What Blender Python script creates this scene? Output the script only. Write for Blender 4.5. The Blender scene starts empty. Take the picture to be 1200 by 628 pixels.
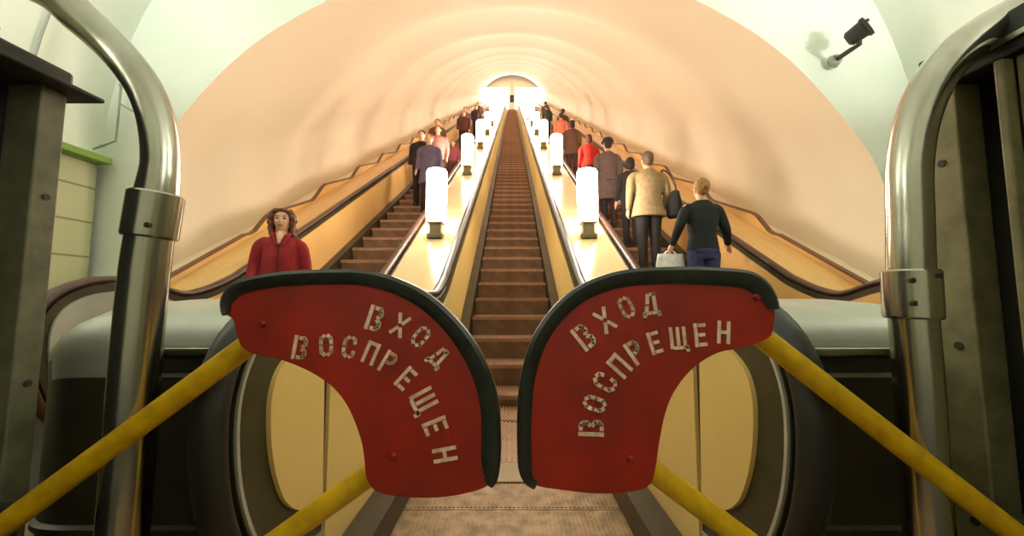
import bpy, bmesh, math, random
from mathutils import Vector, Matrix, Quaternion
random.seed(7)
S = bpy.context.scene
C = S.collection
PI = math.pi
F = 450.0; PITCH = math.radians(4.6); CAM = Vector((0, 0, 1.0))
TAN = math.tan(math.radians(30))

def U(px, py, Y):
    """world point at depth Y (metres ahead of the camera) for a pixel of the 1200x628 frame"""
    a = math.atan((314 - py) / F) + PITCH
    r = Y * math.tan(a)
    zc = Y * math.cos(PITCH) + r * math.sin(PITCH)
    return Vector(((px - 600) * zc / F, Y, 1.0 + r))

# ------------------------------------------------------------ materials
def srgb(c):
    return tuple(((v / 255) / 12.92 if v / 255 <= .04045 else ((v / 255 + .055) / 1.055) ** 2.4) for v in c) + (1,)
def mat(name, col, rough=.5, metal=0., noise=0., scale=8., col2=None, bump=0., bscale=60., emit=0., ecol=None, coat=0., stretch=None):
    m = bpy.data.materials.new(name); m.use_nodes = True
    nt = m.node_tree; b = nt.nodes['Principled BSDF']
    b.inputs['Base Color'].default_value = srgb(col)
    b.inputs['Roughness'].default_value = rough
    b.inputs['Metallic'].default_value = metal
    b.inputs['Coat Weight'].default_value = coat
    if emit:
        b.inputs['Emission Color'].default_value = srgb(ecol or col); b.inputs['Emission Strength'].default_value = emit
    if noise or bump:
        tc = nt.nodes.new('ShaderNodeTexCoord')
        mp = nt.nodes.new('ShaderNodeMapping'); nt.links.new(tc.outputs['Object'], mp.inputs[0])
        if stretch: mp.inputs['Scale'].default_value = stretch
    if noise:
        n = nt.nodes.new('ShaderNodeTexNoise'); n.inputs['Scale'].default_value = scale; n.inputs['Detail'].default_value = 6
        nt.links.new(mp.outputs[0], n.inputs['Vector'])
        r = nt.nodes.new('ShaderNodeValToRGB'); r.color_ramp.elements[0].position = .35; r.color_ramp.elements[1].position = .7
        nt.links.new(n.outputs['Fac'], r.inputs[0])
        mx = nt.nodes.new('ShaderNodeMix'); mx.data_type = 'RGBA'
        c2 = col2 or tuple(v * .6 for v in col)
        mx.inputs[6].default_value = srgb(col); mx.inputs[7].default_value = srgb(c2)
        mul = nt.nodes.new('ShaderNodeMath'); mul.operation = 'MULTIPLY'; mul.inputs[1].default_value = noise
        nt.links.new(r.outputs[0], mul.inputs[0]); nt.links.new(mul.outputs[0], mx.inputs[0])
        nt.links.new(mx.outputs[2], b.inputs['Base Color'])
        rr = nt.nodes.new('ShaderNodeMath'); rr.operation = 'MULTIPLY_ADD'; rr.inputs[1].default_value = .2 * noise; rr.inputs[2].default_value = rough
        nt.links.new(n.outputs['Fac'], rr.inputs[0]); nt.links.new(rr.outputs[0], b.inputs['Roughness'])
    if bump:
        n2 = nt.nodes.new('ShaderNodeTexNoise'); n2.inputs['Scale'].default_value = bscale; n2.inputs['Detail'].default_value = 4
        nt.links.new(mp.outputs[0], n2.inputs['Vector'])
        bp = nt.nodes.new('ShaderNodeBump'); bp.inputs['Strength'].default_value = bump; bp.inputs['Distance'].default_value = .01
        nt.links.new(n2.outputs['Fac'], bp.inputs['Height']); nt.links.new(bp.outputs[0], b.inputs['Normal'])
    return m

M = dict(
    vault=mat('salmon_plaster', (234, 219, 196), .6, noise=.3, scale=.9, col2=(228, 208, 180), bump=.1, bscale=8),
    hall=mat('pale_green_plaster', (234, 236, 224), .7, noise=.5, scale=1.1, col2=(210, 218, 202), bump=.15, bscale=6),
    red=mat('red_enamel', (164, 27, 2), .4, noise=.75, scale=7, col2=(118, 18, 2), bump=.08, bscale=25),
    edge=mat('black_edging', (30, 31, 26), .34, noise=.5, scale=30, col2=(58, 60, 50)),
    paint=mat('stencil_paint', (242, 216, 186), .6, noise=.65, scale=60, col2=(196, 110, 84)),
    yellow=mat('yellow_paint', (226, 176, 6), .4, noise=.6, scale=22, col2=(166, 120, 8), bump=.1, bscale=60),
    chrome=mat('worn_chrome', (188, 184, 172), .15, 1., noise=.55, scale=9, col2=(120, 108, 86), stretch=(1, 1, .25), bump=.05, bscale=30),
    steel=mat('dull_steel', (188, 188, 176), .36, .3, noise=.6, scale=3, col2=(146, 144, 128)),
    darksteel=mat('dark_brown_steel', (72, 62, 42), .36, .3, noise=.6, scale=4, col2=(44, 38, 26)),
    olive=mat('olive_trim', (76, 72, 50), .35, .4, noise=.6, scale=8, col2=(52, 48, 32)),
    creampanel=mat('cream_panel', (228, 196, 122), .35, noise=.3, scale=3, col2=(212, 174, 100)),
    wood=mat('honey_veneer', (226, 180, 112), .32, noise=.5, scale=4, col2=(206, 154, 88), stretch=(4, .4, .4), coat=.2),
    deck=mat('polished_deck', (232, 206, 156), .15, noise=.4, scale=3, col2=(220, 186, 130), stretch=(3, .5, .5), coat=.5),
    trim=mat('brown_moulding', (112, 70, 38), .4, noise=.5, scale=6),
    rubber=mat('black_rubber', (36, 34, 30), .4, noise=.4, scale=10),
    railbrown=mat('brown_rubber', (78, 48, 34), .38, noise=.4, scale=10),
    step=mat('step_metal', (172, 132, 104), .45, .2, noise=.6, scale=9, col2=(132, 96, 74)),
    riser=mat('riser_metal', (146, 110, 84), .5, .2, noise=.6, scale=9, col2=(104, 76, 56)),
    floor=mat('floor_plate', (172, 142, 108), .5, .2, noise=.8, scale=14, col2=(104, 78, 52), bump=.2, bscale=80),
    darkfloor=mat('dark_floor', (60, 52, 42), .6, noise=.5, scale=5),
    black=mat('black_cabinet', (16, 15, 12), .5, noise=.4, scale=6, col2=(26, 24, 18)),
    booth=mat('grey_green_post', (104, 98, 72), .5, noise=.7, scale=16, col2=(60, 58, 42), bump=.1),
    boothr=mat('olive_post', (128, 120, 82), .5, noise=.7, scale=16, col2=(84, 76, 48), bump=.1),
    green=mat('green_ledge', (120, 150, 60), .6),
    tile=mat('cream_tile', (180, 180, 140), .6),
    dark=mat('dark_iron', (38, 34, 26), .55, noise=.4, scale=20),
    lamp=mat('lamp_glass', (255, 244, 224), .3, emit=42, ecol=(255, 241, 220)),
    lampbase=mat('lamp_base', (120, 104, 72), .4, .5),
    panel=mat('lit_panel', (255, 255, 250), .5, emit=6, ecol=(246, 252, 250)),
    cond=mat('grey_conduit', (150, 152, 140), .5),
    skin=mat('skin', (222, 170, 136), .55),
)
# tile joints on the low side wall
def brick(m, c1, c2, mortar, sc):
    nt = m.node_tree; b = nt.nodes['Principled BSDF']
    tc = nt.nodes.new('ShaderNodeTexCoord'); mp = nt.nodes.new('ShaderNodeMapping')
    mp.inputs['Rotation'].default_value = (0, math.radians(90), math.radians(90))
    br = nt.nodes.new('ShaderNodeTexBrick'); br.offset = 0
    br.inputs['Color1'].default_value = srgb(c1); br.inputs['Color2'].default_value = srgb(c2); br.inputs['Mortar'].default_value = srgb(mortar)
    br.inputs['Scale'].default_value = sc; br.inputs['Mortar Size'].default_value = .015; br.inputs['Brick Width'].default_value = .8; br.inputs['Row Height'].default_value = .5
    sx = nt.nodes.new('ShaderNodeSeparateXYZ'); cx = nt.nodes.new('ShaderNodeCombineXYZ')
    nt.links.new(tc.outputs['Object'], sx.inputs[0]); nt.links.new(sx.outputs['Y'], cx.inputs['X']); nt.links.new(sx.outputs['Z'], cx.inputs['Y'])
    nt.links.new(cx.outputs[0], br.inputs['Vector']); nt.links.new(br.outputs['Color'], b.inputs['Base Color'])
brick(M['tile'], (190, 188, 150), (176, 176, 136), (126, 126, 92), 1.4)

# ------------------------------------------------------------ mesh helpers
def new_obj(name, me, m=None, parent=None, smooth=True):
    o = bpy.data.objects.new(name, me); C.objects.link(o)
    if m: me.materials.append(m)
    if smooth:
        for p in me.polygons: p.use_smooth = True
    if parent: o.parent = parent
    return o
def obj(name, bm, m=None, parent=None, smooth=False, angle=None):
    bmesh.ops.recalc_face_normals(bm, faces=bm.faces)
    me = bpy.data.meshes.new(name); bm.to_mesh(me); bm.free()
    o = new_obj(name, me, m, parent, smooth or angle is not None)
    if angle is not None:
        me.set_sharp_from_angle(angle=math.radians(angle))
    return o
def empty(name, loc=(0, 0, 0), label=None, cat=None, group=None, rz=0):
    o = bpy.data.objects.new(name, None); C.objects.link(o); o.location = loc; o.rotation_euler = (0, 0, rz)
    o.empty_display_size = .1
    tag(o, label, cat, group); return o
def tag(o, label=None, cat=None, group=None, kind=None):
    if label: o['label'] = label
    if cat: o['category'] = cat
    if group: o['group'] = group
    if kind: o['kind'] = kind
    return o
def structure(o): o['kind'] = 'structure'; return o
def box(bm, x0, x1, y0, y1, z0, z1, bev=0):
    r = bmesh.ops.create_cube(bm, size=1)
    vs = r['verts']
    for v in vs:
        v.co = Vector(((x0 + x1) / 2 + v.co.x * (x1 - x0), (y0 + y1) / 2 + v.co.y * (y1 - y0), (z0 + z1) / 2 + v.co.z * (z1 - z0)))
    if bev:
        es = list({e for v in vs for e in v.link_edges})
        bmesh.ops.bevel(bm, geom=es, offset=bev, segments=2, affect='EDGES', profile=.5)
def catmull(pts, n=6, closed=False):
    pts = [Vector(p) for p in pts]; out = []; N = len(pts)
    rng = range(N) if closed else range(N - 1)
    for i in rng:
        p0 = pts[(i - 1) % N] if closed or i > 0 else pts[0] * 2 - pts[1]
        p1 = pts[i]; p2 = pts[(i + 1) % N]
        p3 = pts[(i + 2) % N] if closed or i + 2 < N else p2 * 2 - p1
        for k in range(n):
            t = k / n
            out.append(.5 * ((2 * p1) + (p2 - p0) * t + (2 * p0 - 5 * p1 + 4 * p2 - p3) * t * t + (3 * p1 - p0 - 3 * p2 + p3) * t ** 3))
    if not closed: out.append(pts[-1])
    return out
def tube(bm, path, r, seg=16, cap=True, sx=1.0):
    path = [Vector(p) for p in path]; n = len(path)
    rs = r if isinstance(r, (list, tuple)) else [r] * n
    T = [(path[min(i + 1, n - 1)] - path[max(i - 1, 0)]).normalized() for i in range(n)]
    up = Vector((0, 0, 1)) if abs(T[0].z) < .9 else Vector((1, 0, 0))
    N = (up - T[0] * up.dot(T[0])).normalized(); rings = []
    for i in range(n):
        N = (N - T[i] * N.dot(T[i])).normalized(); B = T[i].cross(N)
        rings.append([bm.verts.new(path[i] + (N * math.cos(a) + B * math.sin(a) * sx) * rs[i]) for a in [2 * PI * k / seg for k in range(seg)]])
    for i in range(n - 1):
        for k in range(seg):
            bm.faces.new((rings[i][k], rings[i][(k + 1) % seg], rings[i + 1][(k + 1) % seg], rings[i + 1][k]))
    if cap:
        bm.faces.new(rings[0][::-1]); bm.faces.new(rings[-1])
def prism_x(bm, poly, x0, x1):
    """polygon in the YZ plane given thickness along X"""
    a = [bm.verts.new((x0, p[0], p[1])) for p in poly]; b = [bm.verts.new((x1, p[0], p[1])) for p in poly]
    bm.faces.new(a); bm.faces.new(b[::-1]); n = len(poly)
    for i in range(n): bm.faces.new((a[i], b[i], b[(i + 1) % n], a[(i + 1) % n]))
def prism_y(bm, poly, y0, y1):
    a = [bm.verts.new((p[0], y0, p[1])) for p in poly]; b = [bm.verts.new((p[0], y1, p[1])) for p in poly]
    bm.faces.new(a); bm.faces.new(b[::-1]); n = len(poly)
    for i in range(n): bm.faces.new((a[i], b[i], b[(i + 1) % n], a[(i + 1) % n]))
def offset2(path, d):
    out = []; n = len(path)
    for i in range(n):
        t = Vector(path[min(i + 1, n - 1)]) - Vector(path[max(i - 1, 0)]); t.normalize()
        out.append(Vector(path[i]) + Vector((-t[1], t[0])) * d)
    return out
def sweep_yz(bm, path, prof):
    """closed profile (x, n) carried along a YZ path"""
    n = len(path); rings = []
    for i in range(n):
        t = Vector(path[min(i + 1, n - 1)]) - Vector(path[max(i - 1, 0)]); t.normalize()
        nn = Vector((-t[1], t[0]))
        rings.append([bm.verts.new((x, path[i][0] + nn[0] * d, path[i][1] + nn[1] * d)) for x, d in prof])
    m = len(prof)
    for i in range(n - 1):
        for k in range(m): bm.faces.new((rings[i][k], rings[i][(k + 1) % m], rings[i + 1][(k + 1) % m], rings[i + 1][k]))
    bm.faces.new(rings[0]); bm.faces.new(rings[-1][::-1])

YEND = 46.0
def incline(c, y):            # smooth step line of one escalator, height above floor
    y0 = c / TAN; a = .07
    t = (y - y0) * TAN / a
    return a * (t if t > 30 else math.log1p(math.exp(t)))
CC = 2.13; CS = 1.75          # central and side step lines
YTOP = 45.5
# ------------------------------------------------------------ the setting
prof_px = [(447, 350), (447, 310), (445, 262), (430, 200), (394, 145), (343, 87), (300, 50), (262, 25), (215, 0)]
for a in (20, 13, 6): pass
cy_, R_ = 447, 496
ptsr = [U(600 + hw, py, 4.0) for hw, py in prof_px]
for hw in (160, 110, 55): ptsr.append(U(600 + hw, cy_ - math.sqrt(R_ * R_ - hw * hw), 4.0))
right = [Vector((p.x, p.z)) for p in ptsr]
right = [Vector((right[0].x, -1.2)), Vector((right[0].x, .2))] + right
top = U(600, cy_ - R_, 4.0)
prof = right + [Vector((0, top.z))] + [Vector((-p.x, p.y)) for p in reversed(right)]
prof = [prof[0]] + catmull(prof[1:-1], 4) + [prof[-1]]
def vault_tunnel():
    bm = bmesh.new(); rows = []
    ys = []; y = 0
    while y < 43.6: ys.append(y); y += .34
    for d in ys:
        ph = (d - .4) % 3.4 / 3.4
        rip = .018 * math.exp(-((ph - .5) / .13) ** 2) - .004 * math.cos(2 * PI * ph)
        if d < .5: rip *= d / .5
        cx, cz = 0, 1.4
        rows.append([bm.verts.new((p.x * (1 - rip), 4.0 + d, cz + (p.y - cz) * (1 - rip) + d * TAN)) for p in prof])
    for a, b in zip(rows, rows[1:]):
        for i in range(len(prof) - 1): bm.faces.new((a[i], a[i + 1], b[i + 1], b[i]))
    return bm
o = structure(obj('ceiling', vault_tunnel(), M['vault'], smooth=True))
# end wall of the hall with the arched mouth
bm = bmesh.new()
def ring(y, k_in):
    A, B = [], []
    for p in prof:
        q = Vector((p.x, p.y - 1.2))
        A.append(bm.verts.new((q.x * k_in, y, 1.2 + q.y * k_in)))
        d = q * (1.9 if p.y > 1 else 1.25); B.append(bm.verts.new((d.x, y, 1.2 + d.y)))
    return A, B
A, Bv = ring(4.0, 1.0); A2, B2 = ring(4.14, 1.06)
for i in range(len(prof) - 1):
    bm.faces.new((A[i], A[i + 1], Bv[i + 1], Bv[i])); bm.faces.new((A2[i], B2[i], B2[i + 1], A2[i + 1]))
    bm.faces.new((A[i], A2[i], A2[i + 1], A[i + 1])); bm.faces.new((Bv[i], Bv[i + 1], B2[i + 1], B2[i]))
structure(obj('wall_far', bm, M['hall']))
# hall vault and side walls
RH = 4.4
bm = bmesh.new(); rows = []
for y in [4.0, 2.5, 1.0, -1, -3, -5]:
    rows.append([bm.verts.new((RH * math.cos(a), y, 2.45 + RH * math.sin(a))) for a in [PI * k / 48 for k in range(49)]])
for a, b in zip(rows, rows[1:]):
    for i in range(48): bm.faces.new((a[i], a[i + 1], b[i + 1], b[i]))
structure(obj('ceiling', bm, M['hall'], smooth=True))
for s, nm in ((-1, 'left'), (1, 'right')):
    bm = bmesh.new(); box(bm, min(s * 4.36, s * 4.6), max(s * 4.36, s * 4.6), -5, 3.94, 0, 2.4)
    structure(obj('wall_' + nm, bm, M['tile']))
    bm = bmesh.new(); box(bm, min(s * 4.2, s * 4.6), max(s * 4.2, s * 4.6), -5, 3.94, 2.4, 2.47, .01)
    structure(obj('trim_1' if s < 0 else 'trim_2', bm, M['green']))
bm = bmesh.new(); box(bm, -4.6, 4.6, -5.2, -5, 0, 7)
structure(obj('wall_back', bm, M['hall']))
# floor: dark hall floor with the ribbed landing plates of the middle escalator
bm = bmesh.new(); box(bm, -4.6, 4.6, -5, 4.2, -.3, -.012)
structure(obj('floor', bm, M['darkfloor']))
lp = empty('landing_plate', (0, 0, 0), 'worn brown ribbed metal landing plates before the middle escalator', 'floor plate')
for (a, b) in ((-.6, .3), (.306, 1.1), (1.106, 1.91), (1.916, 2.42)):
    bm = bmesh.new(); box(bm, -.56, .56, a, b, -.012, 0, 0)
    n = 52
    for k in range(n):
        x = -.54 + 1.08 * (k + .5) / n
        box(bm, x - .005, x + .005, a + .015, b - .015, 0, .004)
    obj('plate', bm, M['floor'], lp)

# ------------------------------------------------------------ escalators
def step_mesh():
    bm = bmesh.new(); n = 30
    box(bm, -.5, .5, .012, .40, -.045, -.012)
    for k in range(n):
        x = -.49 + .98 * (k + .5) / n
        box(bm, x - .0095, x + .0095, .0, .402, -.014, 0)
    me = bpy.data.meshes.new('step'); bm.to_mesh(me); bm.free(); me.materials.append(M['step']); return me
def riser_mesh():
    bm = bmesh.new(); n = 30; rows = []
    for k in range(7):
        t = k / 6; rows.append((.016 + .035 * math.sin(t * PI / 2), -.046 - t * .20))
    for k in range(n):
        x = -.49 + .98 * (k + .5) / n
        prism_x(bm, rows + [(p[0] + .012, p[1]) for p in reversed(rows)], x - .009, x + .009)
    prism_x(bm, [(p[0] + .010, p[1]) for p in rows] + [(p[0] + .03, p[1]) for p in reversed(rows)], -.5, .5)
    me = bpy.data.meshes.new('riser'); bm.to_mesh(me); bm.free(); me.materials.append(M['riser']); return me
STEP = step_mesh(); RISER = riser_mesh()
def resample(path, dmax=.25):
    return path
def rail_path(yfront, c, top=1.03, hump=0.0):
    y = yfront
    nose = [(y + .62, .18), (y + .42, .19), (y + .25, .24), (y + .12, .34), (y + .04, .48), (y, .63), (y, .78), (y + .06, .90), (y + .18, .98), (y + .35, 1.02)]
    nose = [(a, b + hump * max(0, (b - .4) / .6)) for a, b in nose]
    yb = (top + c) / TAN
    line = [(y + .6, top + hump)]
    k = y + 1.0
    while k < yb - .5: line.append((k, top + hump * max(0, 1 - (k - y - .6) / (yb - y - 1.1)))); k += .3
    line += [(yb - .3, top + .006), (yb - .1, top + .03), (yb + .1, top + .095), (yb + .3, top + .3 * TAN + .006)]
    p = [Vector((a, b)) for a, b in catmull([(a, b, 0) for a, b in nose + line], 5) for _ in [0]] if False else None
    pts = [Vector((v.x, v.y)) for v in catmull([(a, b, 0) for a, b in nose + line], 4)]
    pts += [Vector((YTOP, TAN * YTOP - c))]
    return pts
def escalator(name, X, c, ycomb, yf_in, crail_in, label, hl=0, hr=0, railm='railbrown', yfl=None, yfr=None, cl=None, cr=None, panelmat=('wood', 'wood')):
    e = empty(name, (X, 0, 0), label, 'escalator', 'escalators of the shaft')
    # steps: the near hundred as parts, the far rest as one
    i = 0; ys = []
    y = ycomb
    while y < YTOP: ys.append(y); y += .4
    for k, y in enumerate(ys[:100]):
        s = bpy.data.objects.new('step', STEP); C.objects.link(s); s.parent = e; s.location = (0, y, incline(c, y + .2))
        if k < 45:
            r = bpy.data.objects.new('riser', RISER); C.objects.link(r); r.parent = s
        else:
            r = bpy.data.objects.new('riser', RISER); C.objects.link(r); r.parent = s
    bm = bmesh.new()
    for y in ys[100:]:
        z = incline(c, y + .2); box(bm, -.5, .5, y, y + .4, z - .04, z); box(bm, -.5, .5, y, y + .03, z - .24, z - .04)
    if ys[100:]: tag(obj('steps', bm, M['step'], e), kind='stuff')
    # comb plate with teeth
    bm = bmesh.new(); box(bm, -.5, .5, ycomb - .28, ycomb - .03, -.01, .012, .003)
    for k in range(31):
        x = -.5 + k / 30; box(bm, x - .005, x + .005, ycomb - .04, ycomb + .05, -.004, .008)
    obj('comb_plate', bm, M['lampbase'], e)
    for s in (-1, 1):
        yf = (yfl if s < 0 else yfr) or yf_in
        cr_ = (cl if s < 0 else cr) or crail_in
        h = hl if s < 0 else hr
        path = rail_path(yf, cr_, hump=h)
        xr = s * .68
        # rubber handrail, rounded C profile
        pr = [(xr + .042 * math.cos(a) , .008 + .026 * math.sin(a)) for a in [2 * PI * k / 14 for k in range(14)]]
        bm = bmesh.new(); sweep_yz(bm, path, pr)
        obj('handrail', bm, M[railm], e, angle=50)
        # newel and balustrade body under the rail
        sub = offset2(path, -.02)
        lower = [(YTOP, TAN * YTOP - c - .3), (c / TAN + .5, .5 * TAN - .3), (c / TAN, -.01), (yf + .62, -.01)]
        bm = bmesh.new(); prism_x(bm, [tuple(p) for p in sub] + lower, xr - .035, xr + .035)
        obj('balustrade_body', bm, M['olive' if X == 0 else 'darksteel'], e)
        if X == 0:   # bright beading that rims the newel
            bead = offset2(path, -.028)[:70]
            bm = bmesh.new(); sweep_yz(bm, bead, [(xr - s * .034, .004), (xr - s * .042, .004), (xr - s * .042, -.006), (xr - s * .034, -.006)])
            obj('newel_bead', bm, M['steel'], e)
        # inner panel in two lengths with a joint
        inn = offset2(path, -.14 if X == 0 else -.07)
        xa, xb = sorted((s * .632, s * .655))
        yj = yf + .46
        cut = max(i for i, p in enumerate(inn[:60]) if p[0] < yj)
        nose_i = [tuple(p) for p in inn if p[0] <= yj]
        nose_i = [p for p in nose_i]
        bm = bmesh.new(); prism_x(bm, nose_i, xa, xb); obj('end_panel', bm, M['creampanel' if X == 0 else panelmat[0]], e)
        upper = [tuple(p) for p in inn[10:] if p[0] > yj + .004]
        zt = upper[0][1]
        low2 = [(YTOP, incline(c, YTOP) + .07)]
        yy = YTOP - .5
        while yy > c / TAN + 1.5: low2.append((yy, incline(c, yy) + .07)); yy -= 4
        yy = c / TAN + 1.4
        while yy > yj + .1: low2.append((yy, incline(c, yy) + .12)); yy -= .15
        low2.append((yj + .004, .12))
        bm = bmesh.new(); prism_x(bm, upper + low2, xa, xb); obj('side_panel', bm, M['creampanel' if X == 0 else 'wood'], e)
        # metal cover strip and skirt
        sk = [(yf + .3, .12)] ; yy = yf + .4
        top_ = []
        while yy < c / TAN + 1.5: top_.append((yy, incline(c, yy) + .13)); yy += .12
        top_.append((YTOP, incline(c, YTOP) + .10))
        bot_ = [(YTOP, incline(c, YTOP) - .3), (c / TAN + .5, -.02), (yf + .4, -.005)]
        xa, xb = sorted((s * .515, s * .628))
        bm = bmesh.new(); prism_x(bm, top_ + bot_, xa, xb); obj('skirt', bm, M['darksteel'], e)
    return e
mid = escalator('escalator', 0, CC, 2.45, .90, 1.03, 'empty middle escalator closed off by the two red signs', railm='rubber')
lft = escalator('escalator', -2.0, CS, 1.95, 2.15, .95, 'left escalator, bringing passengers down towards the hall', hl=.09, panelmat=('steel', 'steel'), cl=.93, cr=1.03)
rgt = escalator('escalator', 2.0, CS, 1.95, 2.15, .95, 'right escalator, carrying passengers with their backs turned up', hr=.09, panelmat=('steel', 'steel'), cr=.93, cl=1.03)

# ------------------------------------------------------------ lamp decks between the escalators
def deck(s, label):
    d = empty('escalator_deck', (s * 1.0, 0, 0), label, 'escalator deck', 'decks between the escalators')
    c = 1.07
    yb = (.99 + c) / TAN
    path = [Vector(p) for p in [(1.5, .985), (2.2, .985), (yb - .35, .985), (yb - .15, .997), (yb, 1.03), (yb + .15, 1.08), (yb + .35, .985 + .35 * TAN + .004)]]
    path = [Vector((v.x, v.y)) for v in catmull([(a, b, 0) for a, b in path], 4)] + [Vector((YTOP, TAN * YTOP - c))]
    bm = bmesh.new(); sweep_yz(bm, path, [(-.256, 0), (.256, 0), (.256, -.05), (-.256, -.05)])
    obj('deck_board', bm, M['deck'], d)
    for q in (-1, 1):
        bm = bmesh.new(); sweep_yz(bm, path, [(q * .256, .012), (q * .27, .012), (q * .27, -.05), (q * .256, -.05)])
        obj('edge_trim', bm, M['trim'], d)
    # rounded sheet-metal housing at the lower end
    bm = bmesh.new()
    sec = [(1.10, .02), (1.10, .36), (1.085, .365), (1.085, .38), (1.10, .385), (1.10, .60), (1.10, .78), (1.095, .84), (1.10, .88), (1.12, .915), (1.16, .945), (1.22, .97), (1.32, .988), (1.5, 1.0), (1.62, 1.0)]
    xs = []
    N = 26
    for k in range(N + 1): xs.append(-.255 + (.70) * k / N)     # local, outward positive
    rows = []
    for k, x in enumerate(xs):
        t = max(0, (x - .16) / .285); drop = .155 * t ** 3 ; back = .20 * t ** 4
        rows.append([bm.verts.new((s * x, y + back, z if z < .6 else .6 + (z - .6) * (1 - drop * 2.4))) for y, z in sec])
    for a, b in zip(rows, rows[1:]):
        for i in range(len(sec) - 1): bm.faces.new((a[i], a[i + 1], b[i + 1], b[i]))
    for r, fl in ((rows[0], 0), (rows[-1], 1)):
        bv = [bm.verts.new((v.co.x, 1.62, v.co.z)) for v in r]
        for i in range(len(sec) - 2): bm.faces.new((r[i], r[i + 1], bv[i + 1], bv[i]))
    h = obj('end_housing', bm, None, d, angle=40)
    h.data.materials.append(M['steel']); h.data.materials.append(M['darksteel'])
    for p in h.data.polygons:
        if p.center.z < .80: p.material_index = 1
    bm = bmesh.new(); xa, xb = sorted((s * -.25, s * .05))
    box(bm, xa, xb, 1.045, 1.1, .845, .868, .006); obj('bumper_lip', bm, M['chrome'], h)
    bm = bmesh.new(); box(bm, xa, xb, 1.06, 1.1, .80, .843, .004); obj('lip_shadow_strip', bm, M['dark'], h)  # dark strip standing in for the shadow line under the lip
    bm = bmesh.new(); xa, xb = sorted((s * -.25, s * .40)); box(bm, xa, xb, 1.068, 1.098, .02, .06, .004); obj('base_strip', bm, M['olive'], h)
    return d
deck(-1, 'honey-coloured lamp deck between the middle and left escalators')
deck(1, 'honey-coloured lamp deck between the middle and right escalators')

# outer decks along the tunnel wall
def outer_deck(s, label):
    d = empty('wall_deck', (s * 3.0, 0, 0), label, 'escalator deck', 'decks along the tunnel wall')
    c = .96
    path = [Vector(p) for p in [(2.9, 1.0), (3.2, 1.0), (3.38, 1.02), (3.55, 1.075), (3.8, 3.8 * TAN - c)]] + [Vector((YTOP, TAN * YTOP - c))]
    xa = -.24 * s; xb = .24 * s
    bm = bmesh.new(); sweep_yz(bm, path, [(xa, -.02), (xb, .0), (xb, -.08), (xa, -.08)])
    obj('deck_board', bm, M['wood'], d)
    # upstand board; its wavy top is shaped to stand in for shadows
    pts = []; y = 3.42
    while y < 34:
        ph = ((y - 5.05) / 1.45) % 1.0
        saw = (.5 - ph) if ph < .78 else (-.28 + (ph - .78) / .22 * .78)
        amp = 0 if y < 4.7 else .21
        pts.append((y, TAN * y - c + .06 + amp * saw)); y += .06
    pts = [(a, sum(pts[max(0, min(len(pts) - 1, i + k))][1] - TAN * pts[max(0, min(len(pts) - 1, i + k))][0] for k in (-1, 0, 1)) / 3 + TAN * a) for i, (a, b) in enumerate(pts)]
    pts.append((YTOP, TAN * YTOP - c + .06))
    low = [(a, TAN * a - c - .25) for a, b in pts][::-1]
    bm = bmesh.new(); x1, x2 = sorted((.24 * s, .262 * s)); prism_x(bm, pts + low, x1, x2)
    obj('shadow_wave_board', bm, M['wood'], d)
    pv = [Vector(p) for p in pts]
    x1, x2 = sorted((.225 * s, .28 * s))
    bm = bmesh.new(); sweep_yz(bm, pv, [(x1, 0), (x1, .022), (x2, .022), (x2, 0)])
    obj('shadow_wave_moulding', bm, M['trim'], d)
    bm = bmesh.new(); x1, x2 = sorted((.28 * s, 1.2 * s))
    sweep_yz(bm, [Vector((3.7, TAN * 3.7 - c - .3)), Vector((YTOP, TAN * YTOP - c - .3))], [(x1, 0), (x1, .05), (x2, .05), (x2, 0)])
    obj('back_ledge', bm, M['vault'], d)
    return d
outer_deck(-1, 'wood deck with wavy shadow-shaped edge beside the left wall of the shaft')
outer_deck(1, 'wood deck with wavy shadow-shaped edge beside the right wall of the shaft')

# ------------------------------------------------------------ deck lamps
def lamp_meshes():
    bm = bmesh.new(); box(bm, -.10, .10, -.10, .10, -.03, .03, .006); box(bm, -.075, .075, -.075, .075, .02, .17, .008); box(bm, -.10, .10, -.10, .10, .165, .19, .005)
    base = bmesh.new()
    me1 = bpy.data.meshes.new('lamp_base'); bm.to_mesh(me1); bm.free(); base.free(); me1.materials.append(M['lampbase'])
    bm = bmesh.new(); tube(bm, [(0, 0, .19), (0, 0, .2), (0, 0, .50), (0, 0, .86), (0, 0, .89), (0, 0, .905)], [.115, .13, .135, .135, .12, .06], 24)
    me2 = bpy.data.meshes.new('lamp_shade'); bm.to_mesh(me2); bm.free(); me2.materials.append(M['lamp'])
    for p in me2.polygons: p.use_smooth = len(p.vertices) == 4
    bm = bmesh.new(); tube(bm, [(0, 0, .905), (0, 0, .92), (0, 0, .935)], [.06, .05, .015], 16)
    me3 = bpy.data.meshes.new('lamp_cap'); bm.to_mesh(me3); bm.free(); me3.materials.append(M['lampbase'])
    return me1, me2, me3
LM = lamp_meshes()
for s, sd in ((-1, 'left'), (1, 'right')):
    for k in range(12):
        y = 5.0 + 3.4 * k
        z = TAN * y - 1.07
        if k == 0: lab = 'glowing white column lamp on the %s deck, the lowest and nearest' % sd
        elif k == 1: lab = 'glowing white column lamp on the %s deck, second from the bottom' % sd
        elif k == 2: lab = 'glowing white column lamp on the %s deck, third from the bottom' % sd
        else: lab = 'one of the small glowing column lamps merging far up the %s deck' % sd
        t = empty('column_lamp', (s * 1.0, y, z), lab, 'lamp', ('lamps far up the %s deck' % sd) if k > 2 else 'column lamps on the escalator decks')
        for nm, me in zip(('lamp_base', 'lamp_shade', 'lamp_cap'), LM):
            p = bpy.data.objects.new(nm, me); C.objects.link(p); p.parent = t

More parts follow.
